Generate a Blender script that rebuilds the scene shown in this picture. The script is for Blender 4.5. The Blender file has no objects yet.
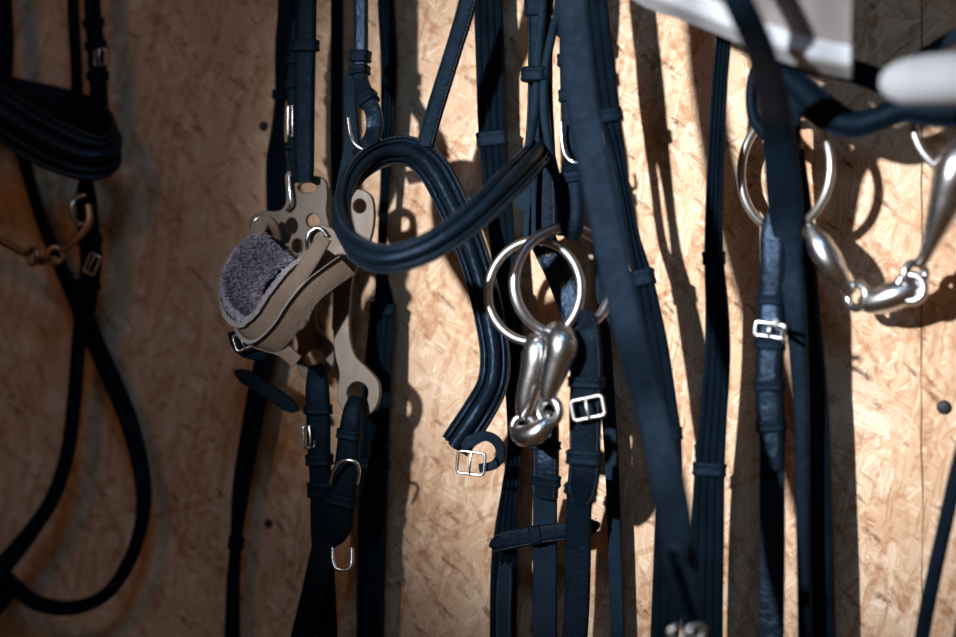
import bpy, bmesh, math, random
from mathutils import Vector, Matrix
from math import sin, cos, pi, radians as rad
random.seed(7)
SC = bpy.context.scene
COL = SC.collection

# ------------------------------------------------------------------ camera
FPX = 85.0 / 36.0 * 956
D0, YAW, ZC = 1.58, rad(20), 1.5
FW = Vector((-sin(YAW), cos(YAW), 0)); RT = Vector((cos(YAW), sin(YAW), 0)); UP = Vector((0, 0, 1))
CAM = Vector((0, 0, ZC)) - FW * D0
cd = bpy.data.cameras.new('camera'); cam = bpy.data.objects.new('camera', cd); COL.objects.link(cam)
cam.location = CAM; cam.rotation_euler = (pi / 2, 0, YAW)
cd.lens = 85; cd.sensor_width = 36; cd.clip_start = .05
cd.dof.use_dof = True; cd.dof.focus_distance = D0 - .048; cd.dof.aperture_fstop = 1.9
SC.camera = cam

def P(px, py, d):
    r = FW + RT * ((px - 478) / FPX) + UP * ((318.5 - py) / FPX)
    t = (-d - CAM.y) / r.y
    return CAM + r * t
def mpp(p): return (p - CAM).dot(FW) / FPX      # metres per pixel at a point

# ------------------------------------------------------------------ materials
def new_mat(name):
    m = bpy.data.materials.new(name); m.use_nodes = True
    nt = m.node_tree; b = nt.nodes['Principled BSDF']
    return m, nt, b
def L(nt, a, ao, b, bi): nt.links.new(a.outputs[ao], b.inputs[bi])
def ramp(nt, stops):
    r = nt.nodes.new('ShaderNodeValToRGB'); e = r.color_ramp.elements
    while len(e) < len(stops): e.new(.5)
    for k, (p, c) in enumerate(stops):
        e[k].position = p; e[k].color = (*c, 1)
    return r
def noise(nt, co, scale, detail=4, rough=.55):
    n = nt.nodes.new('ShaderNodeTexNoise'); n.inputs['Scale'].default_value = scale
    n.inputs['Detail'].default_value = detail; n.inputs['Roughness'].default_value = rough
    if co: nt.links.new(co, n.inputs['Vector'])
    return n
def leather(name, c0, c1, r0, r1, bump=.25, grain=900, spec=.07, tint=(.40, .60, .95, 1)):
    m, nt, b = new_mat(name)
    tc = nt.nodes.new('ShaderNodeTexCoord'); co = tc.outputs['Object']
    n = noise(nt, co, 45); rp = ramp(nt, [(.3, c0), (.75, c1)]); L(nt, n, 'Fac', rp, 'Fac'); L(nt, rp, 'Color', b, 'Base Color')
    mr = nt.nodes.new('ShaderNodeMapRange'); mr.inputs['To Min'].default_value = r0; mr.inputs['To Max'].default_value = r1
    n2 = noise(nt, co, 120, 5); L(nt, n2, 'Fac', mr, 'Value'); L(nt, mr, 'Result', b, 'Roughness')
    b.inputs['Specular IOR Level'].default_value = spec; b.inputs['Specular Tint'].default_value = tint
    n3 = noise(nt, co, grain, 3); bp = nt.nodes.new('ShaderNodeBump'); bp.inputs['Strength'].default_value = bump
    bp.inputs['Distance'].default_value = .0006
    n4 = noise(nt, co, 170, 5, .6); n4.inputs['Distortion'].default_value = 1.2
    b4_ = nt.nodes.new('ShaderNodeBump'); b4_.inputs['Strength'].default_value = .55; b4_.inputs['Distance'].default_value = .0012
    L(nt, n4, 'Fac', b4_, 'Height'); L(nt, b4_, 'Normal', bp, 'Normal')
    L(nt, n3, 'Fac', bp, 'Height'); L(nt, bp, 'Normal', b, 'Normal')
    return m
M = {}
M['leather'] = leather('black_leather', (.0015, .0035, .006), (.0035, .008, .014), .36, .55)
M['matte'] = leather('worn_black_leather', (.004, .010, .017), (.010, .019, .030), .6, .8, .5, 500, .1)
M['shiny'] = leather('polished_black_leather', (.003, .006, .010), (.005, .010, .017), .24, .4, .15, 900, .24)
M['taupe'] = leather('taupe_leather', (.13, .094, .07), (.19, .14, .105), .6, .8, .4)
M['thread'] = leather('grey_thread', (.03, .04, .05), (.08, .095, .11), .6, .8)
M['fleece'] = leather('grey_fleece', (.17, .155, .20), (.32, .30, .36), .9, 1, 1.0, 700)
M['piping'] = leather('pale_felt_edge', (.2, .19, .2), (.3, .28, .28), .9, 1, 1.0, 700)
# laced rein: cross wrinkles along the UV length
def rein_mat(name, c0, c1, ro):
    m, nt, b = new_mat(name)
    uv = nt.nodes.new('ShaderNodeUVMap')
    n = noise(nt, None, 60)
    tc = nt.nodes.new('ShaderNodeTexCoord'); nt.links.new(tc.outputs['Object'], n.inputs['Vector'])
    rp = ramp(nt, [(.3, c0), (.75, c1)]); L(nt, n, 'Fac', rp, 'Fac'); L(nt, rp, 'Color', b, 'Base Color')
    b.inputs['Roughness'].default_value = ro; b.inputs['Specular IOR Level'].default_value = .09; b.inputs['Specular Tint'].default_value = (.40, .60, .95, 1)
    w = nt.nodes.new('ShaderNodeTexWave'); w.bands_direction = 'X'; w.inputs['Scale'].default_value = 1.6
    w.inputs['Distortion'].default_value = 1.0; w.inputs['Detail'].default_value = 2
    L(nt, uv, 'UV', w, 'Vector')
    bp = nt.nodes.new('ShaderNodeBump'); bp.inputs['Strength'].default_value = .6; bp.inputs['Distance'].default_value = .0006
    L(nt, w, 'Fac', bp, 'Height'); L(nt, bp, 'Normal', b, 'Normal')
    return m
M['rein'] = rein_mat('ribbed_rein_leather', (.002, .005, .009), (.005, .011, .018), .48)
def metal(name, c, r0, r1, me=1.0, blotch=None):
    m, nt, b = new_mat(name)
    tc = nt.nodes.new('ShaderNodeTexCoord'); n = noise(nt, tc.outputs['Object'], 90, 6, .6)
    mr = nt.nodes.new('ShaderNodeMapRange'); mr.inputs['To Min'].default_value = r0; mr.inputs['To Max'].default_value = r1
    L(nt, n, 'Fac', mr, 'Value'); L(nt, mr, 'Result', b, 'Roughness')
    b.inputs['Metallic'].default_value = me
    c2 = blotch or tuple(x * .75 for x in c)
    n2 = noise(nt, tc.outputs['Object'], 50, 4); rp = ramp(nt, [(.35, c), (.75, c2)])
    L(nt, n2, 'Fac', rp, 'Fac'); L(nt, rp, 'Color', b, 'Base Color')
    return m
M['steel'] = metal('stainless_steel', (.66, .66, .68), .18, .36)
M['ringsteel'] = metal('dull_steel', (.46, .45, .45), .32, .48)
M['brushed'] = metal('brushed_nickel_plate', (.135, .11, .09), .46, .66, .55)
M['darksteel'] = metal('tarnished_steel', (.16, .145, .13), .35, .6, .8)
M['copper'] = metal('copper_alloy', (.42, .27, .15), .3, .5)
M['screw'] = metal('dark_screw_head', (.04, .04, .05), .5, .7, .6)

def cloth_mat(name='white_cotton_cloth', c0=(.30, .31, .33), c1=(.46, .48, .52)):
    m, nt, b = new_mat(name)
    tc = nt.nodes.new('ShaderNodeTexCoord')
    n = noise(nt, tc.outputs['Object'], 14, 5); rp = ramp(nt, [(.3, c0), (.7, c1)])
    L(nt, n, 'Fac', rp, 'Fac'); L(nt, rp, 'Color', b, 'Base Color'); b.inputs['Roughness'].default_value = .85
    n3 = noise(nt, tc.outputs['Object'], 700, 2); bp = nt.nodes.new('ShaderNodeBump'); bp.inputs['Strength'].default_value = .3
    bp.inputs['Distance'].default_value = .0005
    L(nt, n3, 'Fac', bp, 'Height'); L(nt, bp, 'Normal', b, 'Normal')
    return m
M['cloth'] = cloth_mat()
M['shaded_cloth'] = cloth_mat('shaded_cotton_cloth', (.15, .13, .125), (.24, .215, .21))  # white cloth darkened: shade on its upper part put into the colour

def osb_mat():
    m, nt, b = new_mat('oriented_strand_board')
    tc = nt.nodes.new('ShaderNodeTexCoord')
    sp = nt.nodes.new('ShaderNodeSeparateXYZ'); nt.links.new(tc.outputs['Object'], sp.inputs[0])
    cb = nt.nodes.new('ShaderNodeCombineXYZ'); L(nt, sp, 'X', cb, 'X'); L(nt, sp, 'Z', cb, 'Y')
    def math_(op, a, b_=None, clamp=False):
        n = nt.nodes.new('ShaderNodeMath'); n.operation = op; n.use_clamp = clamp
        for k, v in ((0, a), (1, b_)):
            if v is None: continue
            if isinstance(v, (int, float)): n.inputs[k].default_value = v
            else: nt.links.new(v, n.inputs[k])
        return n.outputs[0]
    def vadd(a, b_, sc):
        v = nt.nodes.new('ShaderNodeVectorMath'); v.operation = 'MULTIPLY_ADD'
        nt.links.new(b_, v.inputs[0]); v.inputs[1].default_value = (sc, sc, 0); nt.links.new(a, v.inputs[2]); return v.outputs[0]
    w1 = noise(nt, cb.outputs[0], 60, 3); w2 = noise(nt, cb.outputs[0], 400, 2)
    co = vadd(vadd(cb.outputs[0], w1.outputs['Color'], .006), w2.outputs['Color'], .0016)
    def mixc(f, a, b_, mode='MIX'):
        n = nt.nodes.new('ShaderNodeMix'); n.data_type = 'RGBA'; n.blend_type = mode; n.clamp_factor = True
        if isinstance(f, (int, float)): n.inputs[0].default_value = f
        else: nt.links.new(f, n.inputs[0])
        for k, v in ((6, a), (7, b_)):
            if isinstance(v, tuple): n.inputs[k].default_value = (*v, 1)
            else: nt.links.new(v, n.inputs[k])
        return n.outputs[2]
    col = None; hgt = None
    tones = [(.05, (.38, .21, .11)), (.3, (.54, .355, .225)), (.5, (.65, .47, .33)), (.66, (.56, .375, .24)), (.95, (.74, .575, .43))]
    for k, (deg, la, lc, th) in enumerate([(88, 26, 80, -1), (62, 30, 100, .5), (128, 34, 110, .55), (12, 36, 120, .62), (96, 28, 120, .55), (40, 40, 140, .62), (150, 40, 150, .62), (78, 36, 140, .6)]):
        mp = nt.nodes.new('ShaderNodeMapping'); mp.vector_type = 'POINT'
        # rotate first, then scale: use a TEXTURE-free pair of nodes
        mp.inputs['Rotation'].default_value = (0, 0, rad(-deg)); mp.inputs['Location'].default_value = (k * 3.1, k * 1.7, 0); nt.links.new(co, mp.inputs['Vector'])
        m2 = nt.nodes.new('ShaderNodeMapping'); m2.inputs['Scale'].default_value = (la, lc, 1); L(nt, mp, 'Vector', m2, 'Vector')
        v = nt.nodes.new('ShaderNodeTexVoronoi'); v.voronoi_dimensions = '2D'; v.inputs['Scale'].default_value = 1; v.inputs['Randomness'].default_value = 1
        L(nt, m2, 'Vector', v, 'Vector')
        sc = nt.nodes.new('ShaderNodeSeparateColor'); L(nt, v, 'Color', sc, 'Color')
        m3 = nt.nodes.new('ShaderNodeMapping'); m3.inputs['Scale'].default_value = (26, 520, 1); L(nt, mp, 'Vector', m3, 'Vector')
        fb = noise(nt, m3.outputs['Vector'], 1, 5, .62)
        t = math_('ADD', math_('MULTIPLY', sc.outputs[0], .62), math_('MULTIPLY', math_('SUBTRACT', fb.outputs['Fac'], .34), 1.9))
        rp = ramp(nt, tones); nt.links.new(t, rp.inputs['Fac'])
        if col is None: col = rp.outputs['Color']; hgt = t
        else:
            mk = math_('MULTIPLY', math_('SUBTRACT', sc.outputs[1], th), 30, True)
            col = mixc(mk, col, rp.outputs['Color'])
            mh = nt.nodes.new('ShaderNodeMix'); nt.links.new(mk, mh.inputs[0]); nt.links.new(hgt, mh.inputs[2]); nt.links.new(t, mh.inputs[3]); hgt = mh.outputs[0]
    # reddish brown bark smears and thin dark slivers, along several directions
    for k, (deg, la, lc, th, c, am) in enumerate([(70, 24, 200, .82, (.40, .19, .09), .62), (118, 30, 240, .86, (.35, .165, .075), .65), (20, 34, 280, .89, (.42, .22, .11), .6), (92, 16, 110, .90, (.45, .25, .13), .5), (84, 14, 200, .90, (.38, .19, .09), .6), (138, 70, 420, .93, (.16, .07, .03), .8)]):
        mp = nt.nodes.new('ShaderNodeMapping'); mp.inputs['Rotation'].default_value = (0, 0, rad(-deg)); mp.inputs['Location'].default_value = (k * 5.3 + 9, k * 2.7, 0); nt.links.new(co, mp.inputs['Vector'])
        m2 = nt.nodes.new('ShaderNodeMapping'); m2.inputs['Scale'].default_value = (la, lc, 1); L(nt, mp, 'Vector', m2, 'Vector')
        v = nt.nodes.new('ShaderNodeTexVoronoi'); v.voronoi_dimensions = '2D'; v.inputs['Scale'].default_value = 1
        L(nt, m2, 'Vector', v, 'Vector')
        sc = nt.nodes.new('ShaderNodeSeparateColor'); L(nt, v, 'Color', sc, 'Color')
        nz = noise(nt, co, 150, 4, .6)
        mk = math_('MULTIPLY', math_('MULTIPLY', math_('SUBTRACT', sc.outputs[1], th), 16, True), math_('MULTIPLY', math_('MULTIPLY', math_('SUBTRACT', nz.outputs['Fac'], .38), 5, True), am))
        col = mixc(mk, col, c)
    big = noise(nt, cb.outputs[0], 11, 6, .65); rb = ramp(nt, [(.3, (.86, .76, .66)), (.6, (1, 1, 1))]); L(nt, big, 'Fac', rb, 'Fac')
    col = mixc(1, col, rb.outputs['Color'], 'MULTIPLY')
    nt.links.new(col, b.inputs['Base Color'])
    b.inputs['Roughness'].default_value = .7; b.inputs['Specular IOR Level'].default_value = .3
    bp = nt.nodes.new('ShaderNodeBump'); bp.inputs['Strength'].default_value = .35; bp.inputs['Distance'].default_value = .0006
    nt.links.new(hgt, bp.inputs['Height']); L(nt, bp, 'Normal', b, 'Normal')
    return m
M['osb'] = osb_mat()
m, nt, b = new_mat('dark_gap'); b.inputs['Base Color'].default_value = (.12, .07, .035, 1); b.inputs['Roughness'].default_value = .9; M['gap'] = m
M['post'] = leather('dark_timber', (.05, .028, .014), (.11, .062, .03), .6, .8, .5, 90)

# ------------------------------------------------------------------ object helpers
ORG = {}
def thing(name, label, cat, at, group=None):
    o = bpy.data.objects.new(name, None); COL.objects.link(o)
    o.empty_display_size = .02
    o.location = at; o['label'] = label; o['category'] = cat
    if group: o['group'] = group
    ORG[o] = Vector(at)
    return o
class MB:
    def __init__(s): s.v = []; s.f = []; s.mi = []; s.uv = []
    def add(s, vs, fs, mi=0, uvs=None):
        b = len(s.v); s.v += vs
        for k, f in enumerate(fs):
            s.f.append([b + i for i in f]); s.mi.append(mi)
            s.uv.append(uvs[k] if uvs else [(0, 0)] * len(f))
    def build(s, name, mats, parent=None, smooth=True, angle=50, label=None):
        if not isinstance(mats, (list, tuple)): mats = [mats]
        n = len(s.v); c = Vector((0, 0, 0))
        for p in s.v: c += p
        c /= n
        me = bpy.data.meshes.new(name)
        me.from_pydata([tuple(p - c) for p in s.v], [], s.f)
        for mt in mats: me.materials.append(M[mt] if isinstance(mt, str) else mt)
        me.polygons.foreach_set('material_index', s.mi)
        ul = me.uv_layers.new(name='UVMap')
        flat = [x for f in s.uv for q in f for x in q]
        ul.data.foreach_set('uv', flat)
        if smooth:
            me.polygons.foreach_set('use_smooth', [True] * len(me.polygons))
            me.update(); me.set_sharp_from_angle(angle=rad(angle))
        me.update()
        o = bpy.data.objects.new(name, me); COL.objects.link(o)
        ORG[o] = c.copy()
        if parent is not None:
            o.parent = parent; o.location = c - ORG[parent]
        else: o.location = c
        if label: o['label'] = label
        return o

def catmull(pts, closed=False, step=5.0):
    """pts: tuples; first two are pixels. Returns resampled tuples."""
    n = len(pts); out = []
    segs = n if closed else n - 1
    for i in range(segs):
        g = lambda k: pts[k % n] if closed else pts[max(0, min(n - 1, k))]
        p0, p1, p2, p3 = g(i - 1), g(i), g(i + 1), g(i + 2)
        L_ = math.hypot(p2[0] - p1[0], p2[1] - p1[1]) + abs(p2[2] - p1[2]) * 1400
        k = max(2, int(L_ / step))
        for j in range(k):
            t = j / k; t2 = t * t; t3 = t2 * t
            out.append(tuple(.5 * ((2 * b_) + (-a + c) * t + (2 * a - 5 * b_ + 4 * c - d) * t2 + (-a + 3 * b_ - 3 * c + d) * t3)
                             for a, b_, c, d in zip(p0, p1, p2, p3)))
    if not closed: out.append(tuple(pts[-1]))
    return out

def prof(kind):
    if kind == 'flat':
        f = [(-1, -.3), (-1, .15), (-.95, .42), (-.86, .5), (-.8, .42), (-.74, .5), (-.4, .53), (0, .54), (.4, .53), (.74, .5), (.8, .42), (.86, .5), (.95, .42), (1, .15), (1, -.3), (.9, -.5), (0, -.5), (-.9, -.5)]
    elif kind == 'plain':
        f = [(-1, -.3), (-1, .15), (-.94, .42), (-.85, .5), (-.4, .52), (0, .53), (.4, .52), (.85, .5), (.94, .42), (1, .15), (1, -.3), (.9, -.5), (0, -.5), (-.9, -.5)]
    elif kind == 'pad':       # raised roll between stitched flanges, both faces
        f = [(-1, 0), (-.97, .22), (-.86, .30), (-.78, .22), (-.70, .40), (-.6, .66), (-.42, .9), (-.2, 1.0), (0, 1.03), (.2, 1.0), (.42, .9), (.6, .66), (.70, .40), (.78, .22), (.86, .30), (.97, .22), (1, 0),
             (.97, -.22), (.86, -.3), (.76, -.24), (.6, -.5), (.3, -.66), (0, -.7), (-.3, -.66), (-.6, -.5), (-.76, -.24), (-.86, -.3), (-.97, -.22)]
    elif kind == 'padboth':
        f = []
        for sg in (1, -1):
            q = [(-1, 0), (-.96, .25), (-.88, .30), (-.80, .14)]
            for c_, w_, h_ in ((-.62, .15, .34), (0, .44, .85), (.62, .15, .34)):
                for k in range(9):
                    a = pi - k * pi / 8; q.append((c_ + w_ * cos(a), .16 + h_ * sin(a)))
            q += [(.80, .14), (.88, .30), (.96, .25)]
            f += [(x * sg, y * sg) for x, y in q]
    elif kind == 'pad2':      # three rolls
        f = [(-1, 0), (-.95, .3), (-.84, .36), (-.76, .18)]
        for c_, w_, h_ in ((-.56, .18, .5), (0, .36, 1.0), (.56, .18, .5)):
            for k in range(7):
                a = pi - k * pi / 6
                f.append((c_ + w_ * cos(a), .2 + h_ * sin(a)))
        f += [(.76, .18), (.84, .36), (.95, .3), (1, 0), (.9, -.4), (.4, -.55), (0, -.6), (-.4, -.55), (-.9, -.4)]
    elif kind in ('rib3', 'rib4'):
        k = int(kind[3]); f = [(-1, -.3)]
        n = k * 6
        for i in range(n + 1):
            s_ = -1 + 2 * i / n
            f.append((s_, .12 + .55 * abs(sin(pi * k * (s_ + 1) / 2)) ** .6))
        f += [(1, -.3), (.9, -.5), (0, -.5), (-.9, -.5)]
    elif kind == 'round':
        f = [(-cos(2 * pi * i / 14), .5 * sin(2 * pi * i / 14)) for i in range(14)]
    return f[::-1]

def frames(pts3, nh):
    n = len(pts3); T = []
    for i in range(n):
        t = pts3[min(n - 1, i + 1)] - pts3[max(0, i - 1)]
        T.append(t.normalized() if t.length > 1e-9 else Vector((0, 0, -1)))
    Ns = []; Bs = []
    for t, h in zip(T, nh):
        nn = h - t * h.dot(t)
        if nn.length < .05: nn = Ns[-1] if Ns else Vector((0, -1, 0)); nn = nn - t * nn.dot(t)
        nn.normalize(); Ns.append(nn); Bs.append(nn.cross(t).normalized())
    return T, Ns, Bs
def hint(yaw): a = rad(yaw); return Vector((sin(a), -cos(a), 0))

class Path:
    def __init__(s, pts, step=5.0):
        pp = [(p + (0,))[:5] if len(p) == 4 else p for p in pts]
        cs = catmull(pp, False, step)
        s.raw = cs
        s.p = [P(c[0], c[1], c[2]) for c in cs]
        s.w = [max(.001, c[3] * mpp(q)) for c, q in zip(cs, s.p)]
        s.T, s.N, s.B = frames(s.p, [hint(c[4]) for c in cs])
        s.l = [0]
        for a, b_ in zip(s.p, s.p[1:]): s.l.append(s.l[-1] + (b_ - a).length)
    def near(s, px, py):
        return min(range(len(s.raw)), key=lambda i: (s.raw[i][0] - px) ** 2 + (s.raw[i][1] - py) ** 2)
    def at(s, x):   # by length -> interpolated frame
        x = max(0, min(s.l[-1], x)); i = 0
        while i < len(s.l) - 2 and s.l[i + 1] < x: i += 1
        k = (x - s.l[i]) / max(1e-9, s.l[i + 1] - s.l[i])
        lp = lambda a: a[i].lerp(a[i + 1], k)
        return lp(s.p), lp(s.T).normalized(), lp(s.N).normalized(), lp(s.B).normalized(), s.w[i] * (1 - k) + s.w[i + 1] * k

def sweep(mb, p, T, N, B, w, l, pr, th, mi=0, taper=None, caps=True):
    n = len(p); k = len(pr); vs = []; fs = []; uv = []
    for i in range(n):
        tp = taper[i] if taper else 1
        for s_, h in pr:
            vs.append(p[i] + B[i] * (s_ * w[i] / 2 * tp) + N[i] * (h * th))
    for i in range(n - 1):
        for j in range(k):
            j2 = (j + 1) % k
            fs.append([i * k + j, (i + 1) * k + j, (i + 1) * k + j2, i * k + j2])
            a, b_ = l[i] * 1000, l[i + 1] * 1000; c, d = pr[j][0], pr[j2][0]
            uv.append([(a / 2.2, c), (b_ / 2.2, c), (b_ / 2.2, d), (a / 2.2, d)])
    if caps:
        fs.append(list(range(k))[::1]); uv.append([(0, 0)] * k)
        fs.append([(n - 1) * k + j for j in range(k)][::-1]); uv.append([(0, 0)] * k)
    mb.add(vs, fs, mi, uv)

def stitches(mb, P_, th, pr, offs, l0=0, l1=None, pitch=.0026, mi=1):
    l1 = P_.l[-1] if l1 is None else l1
    x = l0 + .001
    hs = {}
    for o in offs:
        hs[o] = max(h for s_, h in pr if abs(s_ - o) < .14)
    while x < l1 - .001:
        p, T, N, B, w = P_.at(x)
        for o in offs:
            c = p + B * (o * w / 2) + N * (hs[o] * th + .0001)
            a = T * .0009; b_ = B * .0003; u = N * .00035
            mb.add([c - a - b_, c - a + b_, c + a + b_, c + a - b_, c - a * .6 + u, c + a * .6 + u],
                   [[0, 1, 4], [2, 3, 5], [1, 2, 5, 4], [3, 0, 4, 5]], mi)
        x += pitch

def strap(name, pts, parent, kind='plain', mat='leather', th=.003, stitch=(), tip=None, step=5.0, label=None, back=False):
    Q = Path(pts, step); pr = prof(kind); mb = MB()
    taper = None
    if tip:
        taper = []
        for l in Q.l:
            t = 1.0
            if 'e' in tip: u = (Q.l[-1] - l) / (Q.w[-1] * .8); t = min(t, .12 + .88 * math.sqrt(max(0, min(1, u))))
            if 's' in tip: u = l / (Q.w[0] * .8); t = min(t, .12 + .88 * math.sqrt(max(0, min(1, u))))
            taper.append(t)
    if kind == 'round':
        # thickness follows width
        k = len(pr); vs = []; fs = []; n = len(Q.p)
        for i in range(n):
            for s_, h in pr: vs.append(Q.p[i] + Q.B[i] * (s_ * Q.w[i] / 2) + Q.N[i] * (h * Q.w[i]))
        for i in range(n - 1):
            for j in range(k): fs.append([i * k + j, (i + 1) * k + j, (i + 1) * k + (j + 1) % k, i * k + (j + 1) % k])
        fs.append(list(range(k))); fs.append([(n - 1) * k + j for j in range(k)][::-1])
        mb.add(vs, fs)
    else:
        sweep(mb, Q.p, Q.T, Q.N, Q.B, Q.w, Q.l, pr, th, 0, taper)
    mats = [mat]
    if stitch:
        stitches(mb, Q, th, pr, stitch)
        if back:
            Q.N = [-n_ for n_ in Q.N]; stitches(mb, Q, th, pr, stitch); Q.N = [-n_ for n_ in Q.N]
        mats.append('thread')
    o = mb.build(name, mats, parent, label=label)
    Q.th = th
    return o, Q

def keeper(Q, px, py, parent, h=10, extra=1.18, lift=.0024, mat='leather', name='keeper', dx=0, fwd=0):
    """a band wrapped round a strap near the pixel; h = height in pixels"""
    i = Q.near(px, py); p, T, N, B, w = Q.p[i], Q.T[i], Q.N[i], Q.B[i], Q.w[i]
    hh = h * mpp(p) / 2; w2 = w * extra / 2; t2 = Q.th * .5 + lift
    p = p + B * (dx * mpp(p)) + N * fwd
    mb = MB(); m_ = 12; sec = []
    for k in range(m_ * 2):          # rounded rectangle (superellipse)
        a = 2 * pi * k / (m_ * 2); c, s_ = cos(a), sin(a)
        sec.append((math.copysign(abs(c) ** .45, c) * w2, math.copysign(abs(s_) ** .45, s_) * t2))
    rows = [(-1, .9), (-.85, 1), (-.55, 1.03), (-.4, .985), (.4, .985), (.55, 1.03), (.85, 1), (1, .9)]
    vs = []; fs = []; K = len(sec)
    for r, sc_ in rows:
        for x, y in sec: vs.append(p + T * (r * hh) + B * (x * sc_) + N * (y * sc_))
    for r in range(len(rows) - 1):
        for j in range(K): fs.append([r * K + j, r * K + (j + 1) % K, (r + 1) * K + (j + 1) % K, (r + 1) * K + j])
    fs.append(list(range(K))[::-1]); fs.append([(len(rows) - 1) * K + j for j in range(K)])
    mb.add(vs, fs)
    return mb.build(name, mat, parent)

def tube3(mb, pts, rs, closed=False, seg=12, mi=0):
    n = len(pts); T = []
    for i in range(n):
        a = pts[(i - 1) % n] if closed else pts[max(0, i - 1)]; b_ = pts[(i + 1) % n] if closed else pts[min(n - 1, i + 1)]
        T.append((b_ - a).normalized())
    u = T[0].orthogonal().normalized(); vs = []; fs = []
    for i in range(n):
        u = (u - T[i] * u.dot(T[i])).normalized(); v = T[i].cross(u)
        r = rs[i] if isinstance(rs, (list, tuple)) else rs
        for k in range(seg):
            a = 2 * pi * k / seg; vs.append(pts[i] + u * (cos(a) * r) + v * (sin(a) * r))
    # twist correction ignored: close with best-matching offset
    off = 0
    if closed:
        last = vs[(n - 1) * seg]; off = min(range(seg), key=lambda k: (vs[k] - last).length)
    for i in range(n - 1):
        for k in range(seg): fs.append([i * seg + k, i * seg + (k + 1) % seg, (i + 1) * seg + (k + 1) % seg, (i + 1) * seg + k])
    if closed:
        i = n - 1
        for k in range(seg): fs.append([i * seg + k, i * seg + (k + 1) % seg, (k + 1 + off) % seg, (k + off) % seg])
    else:
        fs.append(list(range(seg))[::-1]); fs.append([(n - 1) * seg + k for k in range(seg)])
    mb.add(vs, fs, mi)
def tube(name, pts, parent, mat, seg=14, step=3.0, closed=False, extra=None):
    """pts (px,py,d,radius_px)"""
    cs = catmull(pts, closed, step); p = [P(*c[:3]) for c in cs]
    rs = [max(.0002, c[3]) * mpp(q) for c, q in zip(cs, p)]
    mb = MB(); tube3(mb, p, rs, closed, seg)
    if extra: extra(mb)
    return mb.build(name, mat, parent)
def ring_pts(c, R, yaw=0, pitch=0, n=64, sx=1.0):
    U = Vector((cos(rad(yaw)), sin(rad(yaw)), 0)); V = Vector((0, sin(rad(pitch)), cos(rad(pitch))))
    return [c + U * (R * sx * cos(2 * pi * k / n)) + V * (R * sin(2 * pi * k / n)) for k in range(n)]
def ring(name, px, py, d, Rpx, rpx, parent, mat, yaw=0, pitch=0, sx=1.0):
    c = P(px, py, d); s_ = mpp(c); mb = MB()
    tube3(mb, ring_pts(c, Rpx * s_, yaw, pitch, 72, sx), rpx * s_, True, 16)
    return mb.build(name, mat, parent)

def buckle(px, py, d, w, h, parent, mat='steel', rot=0, yaw=0, r=1.6, prong=True, Q=None, open_top=False):
    """wire buckle frame, w x h pixels"""
    c = P(px, py, d); s_ = mpp(c)
    X = Vector((cos(rad(yaw)), sin(rad(yaw)), 0)); Y = UP; a = rad(rot)
    U = X * cos(a) + Y * sin(a); V = -X * sin(a) + Y * cos(a); N = U.cross(V)
    pts = []; w2, h2 = w * s_ / 2, h * s_ / 2; cr = min(w2, h2) * .35
    for cx, cy, a0 in ((w2 - cr, h2 - cr, 0), (-w2 + cr, h2 - cr, 90), (-w2 + cr, -h2 + cr, 180), (w2 - cr, -h2 + cr, 270)):
        for k in range(7):
            t = rad(a0 + 15 * k); pts.append(c + U * (cx + cr * cos(t)) + V * (cy + cr * sin(t)))
    mb = MB(); tube3(mb, pts, r * s_, True, 10)
    o = mb.build('buckle', mat, parent)
    if prong:
        m2 = MB(); q = [c + V * (h2) + N * (.4 * r * s_), c + V * (h2 * .3) + N * (1.7 * r * s_), c - V * (h2 * .5) + N * (1.7 * r * s_), c - V * (h2 * 1.05) + N * (1.1 * r * s_)]
        tube3(m2, q, [r * s_ * .75] * 3 + [r * s_ * .55], False, 8)
        # a prong is welded to the frame's mesh
        ov = o.data
        mb2 = MB(); mb2.v = mb.v + m2.v; mb2.f = mb.f + [[i + len(mb.v) for i in f] for f in m2.f]
        mb2.mi = [0] * len(mb2.f); mb2.uv = [[(0, 0)] * len(f) for f in mb2.f]
        bpy.data.objects.remove(o); bpy.data.meshes.remove(ov)
        o = mb2.build('buckle', mat, parent)
    return o

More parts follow.
